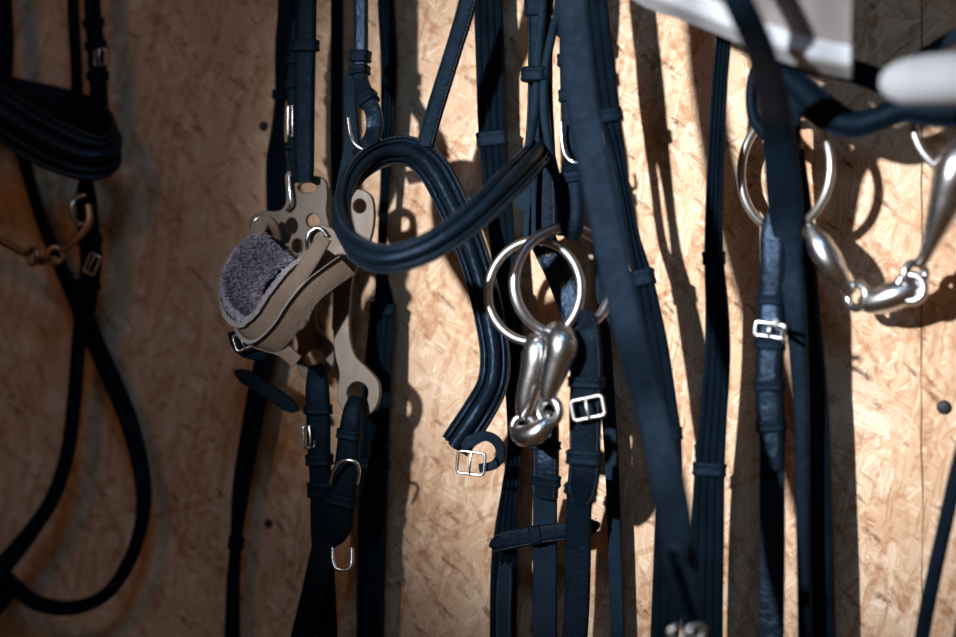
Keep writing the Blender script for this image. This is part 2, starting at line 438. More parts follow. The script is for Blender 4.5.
def plate(name, outline, holes, d, parent, mat, th=.0035, slope=0.0, x0=0, yslope=0.0, y0=0, bev=.0006):
    """a flat metal plate cut to an outline, with round or shaped holes; d may slope across x"""
    def loc(px, py):
        q = P(px, py, d + slope * (px - x0) + yslope * (py - y0)); return q
    cu = bpy.data.curves.new(name, 'CURVE'); cu.dimensions = '2D'; cu.fill_mode = 'BOTH'
    cu.extrude = th / 2 - bev; cu.bevel_depth = bev; cu.bevel_resolution = 2
    c0 = P(outline[0][0], outline[0][1], d)
    def spl(pts, smooth=True):
        ps = catmull([(a, b_, 0) for a, b_ in pts], True, 2.5) if smooth else pts
        s_ = cu.splines.new('POLY'); s_.points.add(len(ps) - 1)
        for k, q in enumerate(ps):
            w = P(q[0], q[1], d) - c0; s_.points[k].co = (w.x, w.z, 0, 1)
        s_.use_cyclic_u = True
    spl(outline)
    for h in holes:
        if len(h) == 3: h = (h[0], h[1], h[2], h[2])
        if len(h) == 4 and not isinstance(h[0], tuple):
            cx, cy, rx, ry = h
            h = [(cx + rx * cos(2 * pi * k / 16), cy + ry * sin(2 * pi * k / 16)) for k in range(16)]
        spl(h)
    tmp = bpy.data.objects.new('t', cu); COL.objects.link(tmp)
    dg = bpy.context.evaluated_depsgraph_get(); me = bpy.data.meshes.new_from_object(tmp.evaluated_get(dg))
    vs = []
    for v in me.vertices:
        x, z, y = v.co
        q = Vector((c0.x + x, c0.y - y, c0.z + z))
        s_ = mpp(q)
        q.y -= slope * (x / s_) + yslope * (-z / s_)
        vs.append(q)
    mb = MB(); mb.add(vs, [list(p.vertices) for p in me.polygons])
    bpy.data.objects.remove(tmp); bpy.data.meshes.remove(me); bpy.data.curves.remove(cu)
    return mb.build(name, mat, parent, angle=35)

def solid_tag(o, label, cat, group=None):
    o['label'] = label; o['category'] = cat
    if group: o['group'] = group

# ------------------------------------------------------------------ the wall of oriented strand board
def osb_wall():
    mb = MB()
    c = [Vector((x, y, z)) for x in (-1.25, 1.2) for y in (0, .012) for z in (.7, 2.25)]
    mb.add(c, [[0, 4, 5, 1], [2, 3, 7, 6], [0, 1, 3, 2], [4, 6, 7, 5], [0, 2, 6, 4], [1, 5, 7, 3]])
    o = mb.build('wall_back', 'osb', None, False); o['kind'] = 'structure'
    return o
osb_wall()
# the seam between two boards on the right, a thin dark groove strip following a slightly torn edge
mb = MB(); R = random.Random(5); vs = []; fs = []
for k in range(70):
    z = .75 + k * .0215; q = P(922, 318, 0).x + R.uniform(-.0007, .0007) ; wd = R.uniform(.00015, .0006)
    for sx in (-1, 1):
        vs.append(Vector((q + sx * wd, -.0003, z))); vs.append(Vector((q + sx * wd, .004, z)))
for k in range(69):
    a = k * 4; fs += [[a, a + 2, a + 6, a + 4], [a + 1, a + 5, a + 7, a + 3], [a, a + 4, a + 5, a + 1], [a + 2, a + 3, a + 7, a + 6]]
mb.add(vs, fs); sm = mb.build('trim_1', 'gap'); sm['kind'] = 'structure'

def shade_panel():
    mb = MB()
    for k in range(9):              # boards of an added, unseen panel that shades the left side
        z0, z1 = .7 + k * .172, .7 + k * .172 + .169
        x0, x1, y0, y1 = -.47, -.445, -1.15, .0
        c = [Vector((x, y, z)) for x in (x0, x1) for y in (y0, y1) for z in (z0, z1)]
        mb.add(c, [[0, 1, 3, 2], [4, 6, 7, 5], [0, 4, 5, 1], [2, 3, 7, 6], [0, 2, 6, 4], [1, 5, 7, 3]])
    o = mb.build('shade_panel_left', 'post', None, False); o['kind'] = 'structure'
shade_panel()
# screws in the board
def screw(px, py, r, label):
    c = P(px, py, .0); s_ = mpp(c); mb = MB(); R_ = r * s_
    pf = [(0, .0026), (.25, .0026), (.3, .0012), (.35, .0026), (.75, .0024), (1, .0012), (1, -.001)]
    vs = []; fs = []; K = 24
    for q, h in pf:
        for k in range(K):
            a = 2 * pi * k / K; vs.append(c + Vector((cos(a) * R_ * max(q, .001), -h - .0006, sin(a) * R_ * max(q, .001))))
    for i in range(len(pf) - 1):
        for k in range(K): fs.append([i * K + k, i * K + (k + 1) % K, (i + 1) * K + (k + 1) % K, (i + 1) * K + k])
    mb.add(vs, fs); o = mb.build('screw', 'screw'); solid_tag(o, label, 'screw', 'screws in the strand board'); return o
screw(944, 407, 7, 'dark round screw head in the board near the right edge of the photo')
screw(264, 126, 4.5, 'small dark screw head in the board left of the grey fleece noseband straps')
screw(269, 523, 4, 'small dark screw head in the board low beside the rein with a stopper')

# ------------------------------------------------------------------ 1. left bridle
b1 = thing('bridle', 'black leather bridle with wide padded noseband hanging at the far left edge', 'bridle', P(60, 20, .0372))
o, Q = strap('noseband', [(-75, 50, .0713, 52, -20), (-30, 88, .0744, 52, 0), (10, 119, .0744, 52, 5), (50, 143, .0732, 52, 12), (88, 157, .0682, 48, 35), (110, 152, .0570, 40, 75), (112, 134, .0459, 36, 120),
     (92, 117, .0372, 38, 160), (55, 106, .0322, 40, 180), (10, 96, .0310, 40, 185), (-40, 80, .0310, 40, 190)], b1, 'pad2', 'shiny', .0055, (-.9, .9))
o, Q = strap('cheek_strap', [(73, -90, .0279, 13), (73, 0, .0279, 13), (76, 60, .0279, 13), (78, 115, .0298, 13)], b1, 'plain')
o, Q = strap('cheek_strap', [(90, -90, .0372, 18), (92, 0, .0372, 18), (96, 50, .0372, 20), (99, 100, .0372, 20), (100, 135, .0372, 20)], b1, 'flat', 'leather', .003)
keeper(Q, 93, 22, o, 9, 1.2); keeper(Q, 96, 45, o, 9, 1.2); keeper(Q, 98, 78, o, 9, 1.2)
buckle(100, 57, .0397, 12, 16, o, r=1.2)
o, Q = strap('headpiece_strap', [(-2, -90, .0372, 22), (3, 0, .0372, 20), (6, 50, .0384, 18), (2, 105, .0403, 16)], b1, 'plain')
o, Q = strap('throat_strap', [(12, 120, .0217, 14), (24, 160, .0217, 14), (40, 215, .0217, 14), (60, 265, .0223, 16), (78, 305, .0248, 18), (84, 330, .0260, 18)], b1, 'plain')
o, Q = strap('cheek_strap', [(86, 180, .0434, 14), (86, 195, .0434, 22), (88, 225, .0409, 24), (91, 260, .0397, 24), (88, 290, .0372, 22), (84, 325, .0322, 20)], b1, 'flat', 'leather', .004)
keeper(Q, 88, 240, o, 9, 1.15); keeper(Q, 89, 285, o, 9, 1.15)
buckle(92, 264, .0446, 12, 20, o, rot=-25, r=1.4)
bit = ring('bit', 84, 210, .0459, 15, 2.6, b1, 'steel', 65)
tube('mouthpiece_arm', [(88, 206, .0508, 4.5), (89, 220, .0533, 4.4), (82, 233, .0558, 4.2), (70, 244, .0583, 3.8), (60, 251, .0595, 3.4)], bit, 'copper')
tube('mouthpiece_arm', [(-40, 215, .0558, 5), (-12, 232, .0570, 4.4), (5, 243, .0583, 4), (26, 254, .0595, 3.4)], bit, 'copper')
ring('mouthpiece_eye', 55, 255, .0608, 7.5, 2.8, bit, 'copper', 25); ring('mouthpiece_eye', 33, 257, .0608, 7.5, 2.8, bit, 'copper', -25)
tube('mouthpiece_link', [(31, 261, .1, 3), (38, 261, .0632, 4.6), (46, 261, .0632, 4.8), (55, 259, .1, 3.2)], bit, 'copper')
o, Q = strap('rein', [(82, 300, .0279, 18), (92, 335, .0260, 20, 5), (112, 380, .0248, 20, 10), (130, 425, .0248, 19, 20), (142, 475, .0260, 17, 35), (143, 515, .0279, 15, 50), (130, 560, .0298, 14, 50), (105, 595, .0310, 13, 20),
     (70, 608, .0322, 15, 0), (35, 602, .0341, 17, 0), (8, 580, .0360, 18, 0), (-20, 552, .0372, 18, 0), (-60, 520, .0372, 18)], b1, 'plain')
o, Q = strap('rein', [(82, 310, .0310, 16), (78, 350, .0310, 16), (74, 400, .0310, 16), (68, 450, .0322, 16), (54, 495, .0335, 16), (32, 530, .0347, 17), (8, 560, .0360, 20), (-20, 590, .0372, 20), (-60, 620, .0372, 20)], b1, 'plain')
o, Q = strap('rein', [(-60, 545, .0310, 20), (-20, 562, .0310, 20), (5, 585, .0310, 22), (-10, 610, .0310, 22), (-50, 630, .0310, 22)], b1, 'plain')

# ------------------------------------------------------------------ 2. hackamore bridle
b2 = thing('hackamore_bridle', 'black bridle with grey fleece lined taupe noseband and long metal shanks', 'bridle', P(320, 20, .05))
o, Q = strap('rein', [(290, -90, .018, 24, 10), (290, 0, .018, 24, 15), (286, 45, .018, 22, 20), (281, 95, .018, 13, 55), (278, 130, .018, 14, 40), (276, 165, .018, 21, 10), (277, 220, .018, 23, 0), (274, 280, .018, 23),
     (268, 340, .018, 22), (259, 385, .020, 22), (251, 430, .020, 22), (241, 490, .020, 18, 15), (236, 543, .020, 12, 35), (233, 590, .020, 14, 20), (232, 660, .020, 16, 10), (232, 720, .020, 16)], b2, 'rib3', 'rein', .003)
keeper(Q, 281, 97, o, 10, 1.35); keeper(Q, 236, 545, o, 13, 1.35)
strap('rein_stopper', [(236, 371, .042, 14), (252, 381, .044, 15), (265, 389, .044, 15), (280, 399, .044, 15), (298, 411, .042, 14)], b2, 'plain', 'matte', .005, tip='se', step=3)
o, Q = strap('cheek_strap', [(306, -90, .055, 22), (306, 0, .055, 22), (305, 60, .055, 22), (304, 120, .057, 22), (304, 165, .058, 21), (305, 182, .058, 17)], b2, 'flat', 'leather', .004)
keeper(Q, 305, 48, o, 12, 1.3, .003); 
buckle(292, 121, .05, 8, 30, o, r=1.5, yaw=40)
o2, Q2 = strap('cheek_strap', [(298, 20, .045, 14), (294, 60, .045, 13), (293, 100, .045, 12), (294, 150, .045, 13), (300, 182, .047, 14)], b2, 'plain', 'leather', .003)
for y in (58, 82, 146): keeper(Q2, 293, y, o2, 8, 1.35)
o, Q = strap('cheek_strap', [(337, -90, .02, 13), (337, 0, .02, 13), (337, 90, .02, 13), (337, 160, .02, 13), (340, 250, .02, 13), (338, 330, .02, 13)], b2, 'plain')
o, Q = strap('cheek_strap', [(360, -90, .06, 14), (361, 0, .06, 14), (361, 45, .06, 14), (360, 75, .062, 15), (366, 95, .07, 16), (374, 115, .076, 17, 15), (374, 132, .077, 17, 20), (366, 147, .07, 15, 0), (357, 156, .06, 14)], b2, 'plain', 'shiny', .005)
keeper(Q, 361, 57, o, 12, 1.45, .003); keeper(Q, 361, 70, o, 9, 1.35, .003); keeper(Q, 368, 97, o, 12, 1.3, .003)
o, Q = strap('cheek_strap', [(352, 70, .052, 12), (350, 100, .05, 13), (352, 130, .05, 13), (351, 155, .05, 18), (346, 175, .05, 16), (339, 200, .05, 10)], b2, 'plain', 'matte', .003)
tube('buckle', [(348, 118, .07, 1.6), (350, 133, .072, 1.7), (354, 143, .074, 1.8), (362, 149, .074, 1.8), (369, 150, .072, 1.8), (371, 142, .07, 1.5)], o, 'steel')
# metal shanks
plate('shank', [(287, 176), (291, 172), (293, 180), (294, 188), (297, 180), (306, 177), (318, 177), (327, 182), (329, 196), (328, 212), (331, 226), (333, 245), (330, 262), (322, 280), (318, 300), (317, 322), (322, 333), (333, 344), (336, 360), (330, 374), (316, 380),
      (302, 373), (298, 358), (300, 345), (297, 330), (296, 300), (297, 275), (291, 262), (283, 258), (270, 262), (254, 252), (249, 236), (251, 219), (262, 212), (276, 212), (284, 209), (288, 200)],
      [(309, 188, 11, 6), (293, 226, 7, 9), (315, 221, 8, 8), (299, 246, 7, 8), (264, 228, 9, 9), (317, 360, 12, 12)], .045, b2, 'brushed', .004, .00006, 300)
plate('shank', [(313, 231), (322, 226), (333, 230), (341, 243), (346, 254), (353, 250), (360, 244), (352, 236), (343, 222), (341, 204), (346, 194), (358, 190), (369, 196), (372, 210), (371, 228), (366, 246), (358, 262), (352, 275), (349, 295), (348, 318), (349, 338), (354, 356),
      (366, 369), (376, 382), (377, 398), (371, 411), (358, 417), (345, 412), (338, 400), (339, 385), (340, 372), (336, 355), (334, 330), (334, 300), (336, 280), (330, 262), (320, 252), (312, 243)],
      [(359, 206, 7, 8), (357, 393, 11, 12), (325, 243, 4, 8)], .054, b2, 'brushed', .004, -.00006, 340)
tube('shank_hook', [(257, 247, .055, 1.5), (252, 238, .06, 2), (252, 226, .062, 2.2), (258, 218, .062, 2.2), (266, 219, .058, 2), (270, 230, .052, 1.6)], b2, 'steel')
tube('shank_hook', [(289, 176, .05, 2.2), (290, 190, .052, 1.8), (291, 204, .052, 1.8), (287, 211, .05, 1.6)], b2, 'steel')
tube('shank_hook', [(309, 252, .055, 1.6), (307, 242, .060, 2.2), (310, 232, .060, 2.2), (319, 228, .059, 2), (327, 236, .058, 1.6)], b2, 'steel')
# fleece-lined noseband: a bent band between a near and a far rim
nb_path = [(262, 236, .062), (246, 243, .07), (229, 262, .083), (221, 287, .09), (226, 313, .098), (241, 325, .103), (258, 312, .106), (271, 292, .104), (288, 271, .099), (306, 257, .09), (322, 246, .08)]
cs = catmull(nb_path, False, 3.0)
def band(name, mat, inset, th, wv, a0, a1, fuzz=0, close_in=0, parent=b2, seg=18):
    mb = MB(); vs = []; fs = []; n = len(cs); R = random.Random(9)
    c3 = [P(*c) for c in cs]; ctr = P(268, 278, .085)
    outs = []
    for i in range(n):
        t = (c3[min(n - 1, i + 1)] - c3[max(0, i - 1)]).normalized()
        w = (P(cs[i][0] + wv[0], cs[i][1] + wv[1], cs[i][2] - wv[2]) - c3[i])
        nn = w.cross(t).normalized()
        if nn.dot(c3[i] + w * .5 - ctr) < 0 and i < n * .5: nn = -nn
        outs.append((c3[i], w, nn))
    for i in range(1, n):
        if outs[i][2].dot(outs[i - 1][2]) < 0: outs[i] = (outs[i][0], outs[i][1], -outs[i][2])
    for i, (p, w, nn) in enumerate(outs):
        row = []
        for k in range(seg + 1):
            u = a0 + (a1 - a0) * k / seg
            bulge = sin(pi * k / seg) * .003
            row.append(p + w * u + nn * (-inset + bulge))
        for k in range(seg, -1, -1):
            u = a0 + (a1 - a0) * k / seg
            e = .35 if k in (0, seg) else 1
            row.append(p + w * u + nn * (-inset - th * e + sin(pi * k / seg) * .003 * (1 - close_in)))
        if fuzz: row = [q + Vector((R.gauss(0, fuzz), R.gauss(0, fuzz), R.gauss(0, fuzz))) for q in row]
        vs += row
    K = 2 * (seg + 1)
    for i in range(n - 1):
        for j in range(K): fs.append([i * K + j, (i + 1) * K + j, (i + 1) * K + (j + 1) % K, i * K + (j + 1) % K])
    fs.append(list(range(K))); fs.append([(n - 1) * K + j for j in range(K)][::-1])
    mb.add(vs, fs)
    if fuzz:   # tufts of wool
        for _ in range(4000):
            i = R.randrange(n); p, w, nn = outs[i]; u = R.uniform(a0, a1)
            q = p + w * u - nn * (inset + th * .9); tip = q - nn * R.uniform(.0002, .0009) + Vector([R.gauss(0, .0012) for _ in range(3)])
            s1 = w.normalized() * .0005; s2 = nn.cross(w).normalized() * .0005
            mb.add([q + s1, q - s1 * .5 + s2, q - s1 * .5 - s2, tip], [[0, 1, 3], [1, 2, 3], [2, 0, 3]])
    o = mb.build(name, mat, parent)
    bm = bmesh.new(); bm.from_mesh(o.data); bmesh.ops.recalc_face_normals(bm, faces=bm.faces[:]); bm.to_mesh(o.data); bm.free()
    return o
WV = (33, 28, .012)
nbo = band('noseband', 'taupe', 0, .0022, WV, .03, 1.0)
nbo['label'] = 'taupe leather noseband lined with grey fleece'
band('fleece_lining', 'fleece', .0022, .006, WV, -.08, .98, .0004, 0, nbo)
band('edge_piping', 'piping', -.0004, .003, WV, -.05, .04, .0002, 0, nbo, 3)
band('seam', 'piping', -.0036, .0008, WV, .42, .47, 0, 0, nbo, 3)
o, Q = strap('noseband_strap', [(325, 237, .092, 15, 10), (312, 258, .095, 17, 10), (296, 282, .097, 17, 5), (279, 304, .096, 17, 0), (264, 326, .09, 15, -10), (254, 338, .082, 13, -20)], nbo, 'flat', 'taupe', .003)
keeper(Q, 286, 296, nbo, 9, 1.25, .002, 'taupe', 'strap_loop')
strap('noseband_strap', [(252, 238, .066, 14), (258, 229, .068, 15), (266, 222, .066, 15), (272, 228, .062, 15), (276, 238, .055, 14)], nbo, 'plain', 'taupe', .003)
o, Q = strap('noseband_strap', [(243, 333, .085, 13), (254, 341, .088, 14), (268, 345, .09, 15), (283, 350, .09, 15), (297, 362, .088, 15)], nbo, 'plain', 'taupe', .003)
buckle(243, 341, .09, 19, 16, nbo, 'steel', 20, 0, 1.5)
strap('chin_strap', [(234, 331, .08, 14), (240, 346, .08, 16), (252, 352, .08, 16), (266, 354, .078, 14)], b2, 'plain', 'leather')
# straps hanging from the shank ends
o, Q = strap('curb_strap', [(316, 366, .05, 16), (317, 384, .055, 24), (318, 415, .055, 26), (319, 450, .053, 24), (321, 490, .05, 23), (322, 530, .046, 24), (324, 570, .042, 22), (327, 640, .04, 22), (328, 720, .04, 22)], b2, 'flat', 'leather', .004)
keeper(Q, 318, 408, o, 10, 1.15); keeper(Q, 320, 458, o, 12, 1.2, .003); keeper(Q, 321, 490, o, 16, 1.2, .003); 
buckle(309, 437, .058, 12, 22, o, yaw=50, r=1.6)
o, Q = strap('curb_strap', [(357, 398, .056, 15), (353, 412, .061, 20), (349, 440, .061, 23), (347, 465, .060, 26), (342, 495, .058, 30), (338, 522, .056, 32), (337, 545, .052, 26)], b2, 'flat', 'leather', .0055, tip='e')
keeper(Q, 350, 432, o, 10, 1.15, .003); keeper(Q, 341, 500, o, 12, 1.12, .003)
tube('buckle', [(330, 484, .066, 1.8), (333, 472, .070, 2), (339, 463, .072, 2), (348, 460, .073, 2), (356, 463, .072, 2), (359, 472, .068, 1.9), (357, 484, .064, 1.8)], o, 'steel')
tube('buckle', [(333, 548, .058, 1.9), (333, 560, .060, 2), (336, 568, .061, 2), (343, 570, .061, 2), (350, 568, .061, 2), (352, 560, .060, 2), (352, 548, .058, 1.9)], o, 'steel')
o, Q = strap('rein', [(336, 490, .04, 14), (329, 520, .044, 22), (322, 555, .046, 26), (312, 600, .05, 26), (300, 650, .05, 26), (286, 720, .05, 26)], b2, 'plain', 'leather', .003)
o, Q = strap('rein', [(385, -90, .018, 18), (386, 0, .018, 18), (389, 60, .018, 18), (388, 120, .018, 16), (386, 170, .018, 11, 40), (383, 220, .018, 9, 55), (382, 270, .018, 11, 45), (384, 300, .018, 20, 25), (382, 320, .018, 27, 5),
     (378, 370, .020, 30), (375, 430, .020, 31), (373, 500, .020, 31), (371, 570, .020, 30), (370, 650, .020, 29), (370, 720, .020, 29)], b2, 'rib4', 'rein', .003)
keeper(Q, 384, 310, o, 12, 1.15)
keeper(Q, 373, 466, o, 10, 1.12)

# ------------------------------------------------------------------ 3. centre bridle with double jointed snaffle
b3 = thing('snaffle_bridle', 'black bridle with looped padded noseband and large loose ring steel snaffle, centre', 'bridle', P(540, 20, .05))
nb, Q = strap('noseband', [(541, 147, .05, 24, 15), (535, 156, .07, 30, 15), (524, 168, .10, 32, 10), (500, 192, .13, 32, 5), (465, 224, .148, 32, 0), (425, 249, .158, 31, -5), (385, 259, .158, 30, -15), (355, 247, .148, 29, -45), (343, 222, .134, 25, -80), (344, 193, .115, 23, -100),
     (360, 168, .092, 25, -140), (385, 153, .072, 28, -170), (412, 152, .062, 31, -178), (434, 170, .056, 34, -180), (452, 203, .052, 34, -180), (468, 240, .047, 33, -180), (481, 280, .044, 32, -178), (490, 320, .044, 31, -172), (495, 355, .046, 31, -170), (492, 385, .05, 32, -172),
     (478, 412, .058, 34, -178), (462, 436, .06, 34, -180), (455, 446, .06, 33, -180)], b3, 'padboth', 'shiny', .0066, (-.9, .9), step=3.5, back=True)
bpts = [(462, 446, .063, 14), (473, 440, .063, 12), (486, 436, .06, 10), (497, 442, .056, 10), (501, 454, .052, 10), (494, 465, .048, 9), (480, 468, .046, 9)]
strap('chin_strap', bpts, b3, 'plain', 'matte', .003)
buckle(471, 463, .066, 29, 22, nb, 'steel', -5, 0, 1.6)
o, Q = strap('noseband_hanger', [(487, -90, .07, 19), (468, 0, .07, 19), (455, 45, .068, 18), (441, 90, .066, 18), (429, 130, .064, 18), (425, 146, .064, 18)], b3, 'flat', 'leather', .0035, (-.85, .85))
o, Q = strap('rein', [(486, -90, .018, 30), (488, 0, .018, 30), (490, 60, .018, 30), (492, 130, .018, 29), (497, 190, .018, 29), (503, 250, .018, 27), (508, 300, .018, 24), (513, 350, .018, 23), (516, 410, .018, 20), (515, 450, .018, 17), (510, 490, .018, 18), (506, 530, .018, 24),
     (504, 570, .018, 28), (503, 640, .018, 28), (503, 720, .018, 28)], b3, 'rib4', 'rein', .0035, step=4)
keeper(Q, 492, 137, o, 15, 1.15, .002); keeper(Q, 508, 296, o, 12, 1.2, .002)
mbp, Qp = strap('rein_end_patch', [(506, 562, .034, 15), (505, 580, .034, 17), (504, 610, .034, 17), (504, 680, .034, 17)], o, 'plain', 'matte', .003, (-.75, .75), tip='s')
# crown straps and cords
o, Q = strap('cheek_strap', [(538, -90, .04, 24), (539, 0, .04, 25), (540, 50, .04, 25), (540, 100, .04, 26), (540, 140, .042, 30), (540, 180, .045, 34), (541, 215, .046, 34), (541, 238, .046, 30)], b3, 'flat', 'leather', .004, (-.85, .85))
keeper(Q, 539, 4, o, 18, 1.15); 
keeper(Q, 540, 75, o, 15, 1.12, .007, fwd=.0075)
strap('cord', [(545, -90, .052, 9), (543, 0, .052, 9), (540, 40, .052, 9), (537, 80, .05, 8), (535, 110, .052, 9), (530, 140, .06, 9), (524, 160, .066, 8)], b3, 'round', 'matte')
strap('cord', [(562, -90, .05, 9), (559, 0, .052, 9), (553, 30, .052, 9), (546, 65, .052, 9), (544, 90, .052, 9), (545, 120, .055, 9), (550, 150, .056, 9), (558, 185, .056, 9), (562, 215, .056, 9), (560, 235, .054, 9)], b3, 'round', 'matte')
o, Q = strap('cheek_tab', [(516, 170, .05, 10), (520, 185, .05, 22), (524, 200, .05, 18), (526, 212, .05, 8)], b3, 'plain', 'matte', .0025)
strap('thin_strap', [(531, 160, .05, 6), (529, 190, .05, 6), (527, 220, .05, 6), (526, 245, .05, 6)], b3, 'plain', 'matte', .002)
strap('thin_strap', [(534, 165, .054, 5), (534, 200, .054, 5), (534, 236, .054, 5)], b3, 'plain', 'matte', .002)
o, Q = strap('cheek_strap', [(572, -90, .05, 16), (570, 0, .05, 16), (567, 40, .05, 15), (568, 80, .052, 16), (570, 115, .055, 17), (572, 140, .057, 18), (573, 158, .056, 19)], b3, 'plain', 'leather', .004)
keeper(Q, 567, 32, o, 13, 1.3, .003); keeper(Q, 567, 62, o, 13, 1.25, .003); keeper(Q, 569, 94, o, 13, 1.2, .003)
tube('buckle', [(561, 122, .066, 1.6), (562, 140, .066, 1.8), (565, 154, .067, 2), (571, 161, .068, 2), (579, 163, .067, 2), (582, 157, .064, 1.8), (582, 150, .062, 1.4)], o, 'steel')
o, Q = strap('cheek_loop', [(573, 162, .055, 20), (573, 175, .06, 23), (573, 205, .064, 24), (572, 228, .064, 23), (571, 236, .062, 17)], b3, 'flat', 'leather', .006)
keeper(Q, 573, 178, o, 12, 1.1)
# snaffle
bit = ring('bit', 534, 291, .064, 51, 4.6, b3, 'ringsteel', -6, 6)
bit['label'] = 'steel loose ring snaffle'
ring('bit_ring', 564, 281, .064, 54, 5.4, bit, 'ringsteel', 42, 8)
def eye(mb, px, py, d, R, r, yaw=0, pitch=0, sx=1.0):
    c = P(px, py, d); s_ = mpp(c); tube3(mb, ring_pts(c, R * s_, yaw, pitch, 32, sx), r * s_, True, 12)
tube('mouthpiece_arm', [(530, 341, .068, 5), (534, 343, .07, 13), (538, 348, .072, 16.5), (538, 358, .073, 17), (534, 374, .074, 14.5), (529, 390, .074, 12.5), (526, 404, .074, 10.5), (524, 413, .074, 8), (523, 419, .074, 5)], bit, 'steel', 20, 2.5,
     extra=lambda mb: eye(mb, 524, 427, .073, 11, 4.6, 10))
tube('mouthpiece_arm', [(549, 333, .08, 6), (553, 333, .084, 11), (560, 338, .088, 15.5), (562, 348, .09, 16.5), (558, 362, .09, 14.5), (553, 377, .09, 12), (549, 391, .09, 9.5), (548, 399, .09, 7.5)], bit, 'steel', 20, 2.5,
     extra=lambda mb: eye(mb, 549, 411, .089, 12, 4.8, -15))
tube('mouthpiece_link', [(515, 428, .08, 5), (519, 434, .083, 9), (527, 436, .086, 11.5), (536, 433, .088, 11.5), (543, 427, .088, 10), (548, 419, .086, 7), (547, 413, .084, 5)], bit, 'steel', 18, 2.5)
# strap with holes passing behind the rings
o, Q = strap('rein', [(536, 225, .036, 28, -10), (545, 245, .036, 28, -5), (556, 268, .036, 27), (567, 295, .038, 27), (577, 325, .042, 27), (582, 350, .044, 27), (583, 390, .044, 26)], b3, 'flat', 'shiny', .0035, (-.85, .85))
mbh = MB()
for hx, hy in ((552, 255), (561, 284)):
    i = Q.near(hx, hy); c = Q.p[i] + Q.N[i] * .0021
    tube3(mbh, [c + (Q.B[i] * cos(2 * pi * k / 16) + Q.T[i] * sin(2 * pi * k / 16)) * .0016 for k in range(16)], .0005, True, 6)
mbh.build('punch_hole', 'gap', o)
o, Q = strap('rein', [(586, 345, .05, 26, 0), (585, 330, .06, 28, 0), (583, 324, .07, 30, 0), (584, 332, .078, 32, 0), (586, 355, .078, 33), (586, 385, .076, 33), (585, 415, .074, 33), (585, 445, .072, 32), (584, 475, .07, 32), (582, 492, .066, 28), (581, 504, .062, 12)], b3, 'flat', 'leather', .004, (-.85, .85), step=3)
keeper(Q, 586, 383, o, 11, 1.12, .003); keeper(Q, 584, 457, o, 15, 1.18, .003)
buckle(588, 408, .083, 33, 20, o, 'ringsteel', 12, 0, 2.2)
o, Q = strap('rein', [(581, 470, .052, 26), (579, 500, .045, 26), (578, 540, .038, 27), (577, 600, .036, 26), (574, 650, .036, 26), (571, 720, .036, 26)], b3, 'plain', 'leather', .0035)
keeper(Q, 578, 492, o, 10, 1.2, .003)
o, Q = strap('curb_strap', [(546, 400, .045, 24), (546, 440, .045, 26), (546, 470, .045, 26), (545, 497, .040, 26)], b3, 'flat', 'shiny', .006, (-.8, .8))
keeper(Q, 546, 446, o, 9, 1.16, .0005); keeper(Q, 546, 482, o, 12, 1.2, .0005)
o, Q = strap('curb_strap', [(545, 490, .036, 25), (545, 540, .026, 25), (545, 650, .024, 25), (545, 720, .024, 25)], b3, 'plain', 'matte', .003)
o, Q = strap('lip_strap', [(490, 546, .032, 15), (505, 541, .033, 19), (530, 536, .033, 19), (560, 532, .032, 18), (585, 528, .0315, 17), (600, 524, .031, 15)], b3, 'flat', 'leather', .0035, (-.8, .8), tip='se', step=3)
keeper(Q, 535, 536, o, 12, 1.06, .0015)
strap('lead_strap', [(583, 160, .02, 12), (592, 200, .02, 12), (600, 260, .016, 12, 30), (604, 330, .016, 13, 20), (608, 400, .016, 14, 10), (612, 470, .016, 14), (615, 550, .016, 14), (618, 650, .016, 14), (619, 720, .016, 14)], b3, 'plain', 'matte', .003)

# ------------------------------------------------------------------ 4. reins right of centre
r1 = thing('rein', 'wide smooth black leather rein hanging diagonally in front, right of centre', 'rein', P(580, 20, .14), 'reins hanging loose')
o, Q = strap('rein_strap', [(566, -90, 0.150, 33), (572, 0, 0.150, 33), (581, 90, 0.155, 34), (595, 170, 0.160, 34), (611, 250, 0.165, 34), (629, 330, 0.170, 33), (650, 405, 0.165, 34), (665, 470, 0.170, 36), (674, 520, 0.170, 38), (680, 556, 0.170, 32), (690, 600, 0.170, 26), (700, 655, 0.170, 22), (708, 720, 0.170, 20)], r1, 'plain', 'leather', .003)
strap('rein_tail', [(664, 545, 0.176, 16), (672, 575, 0.176, 17), (683, 610, 0.176, 17), (692, 640, 0.176, 17), (702, 700, 0.176, 17)], r1, 'round', 'leather')
tube('end_ring', [(668, 548, 0.182, 4), (676, 546, 0.188, 6.5), (684, 552, 0.186, 6.5), (682, 562, 0.182, 5)], r1, 'matte')
for x, y in ((677, 634), (696, 633)): ring('buckle', x, y, 0.185, 7, 2.6, r1, 'steel', 20)
r2 = thing('rein', 'ribbed black rein with three keepers curving behind the wide diagonal rein', 'rein', P(590, 20, .05), 'reins hanging loose')
o, Q = strap('rein_strap', [(586, -90, .06, 27), (594, 0, .06, 27), (601, 60, .06, 26), (608, 110, .06, 22, 10), (617, 150, .058, 15, 30), (626, 200, .055, 12, 45), (634, 240, .052, 14, 30), (641, 268, .05, 18, 10), (647, 300, .05, 23), (656, 350, .05, 26), (663, 400, .05, 27), (668, 440, .05, 27),
     (669, 500, .05, 28), (667, 570, .05, 29), (664, 650, .05, 29), (663, 720, .05, 29)], r2, 'rib3', 'rein', .003)
keeper(Q, 609, 115, o, 14, 1.25, .003); keeper(Q, 643, 279, o, 17, 1.25, .003); keeper(Q, 667, 437, o, 14, 1.1, .003)
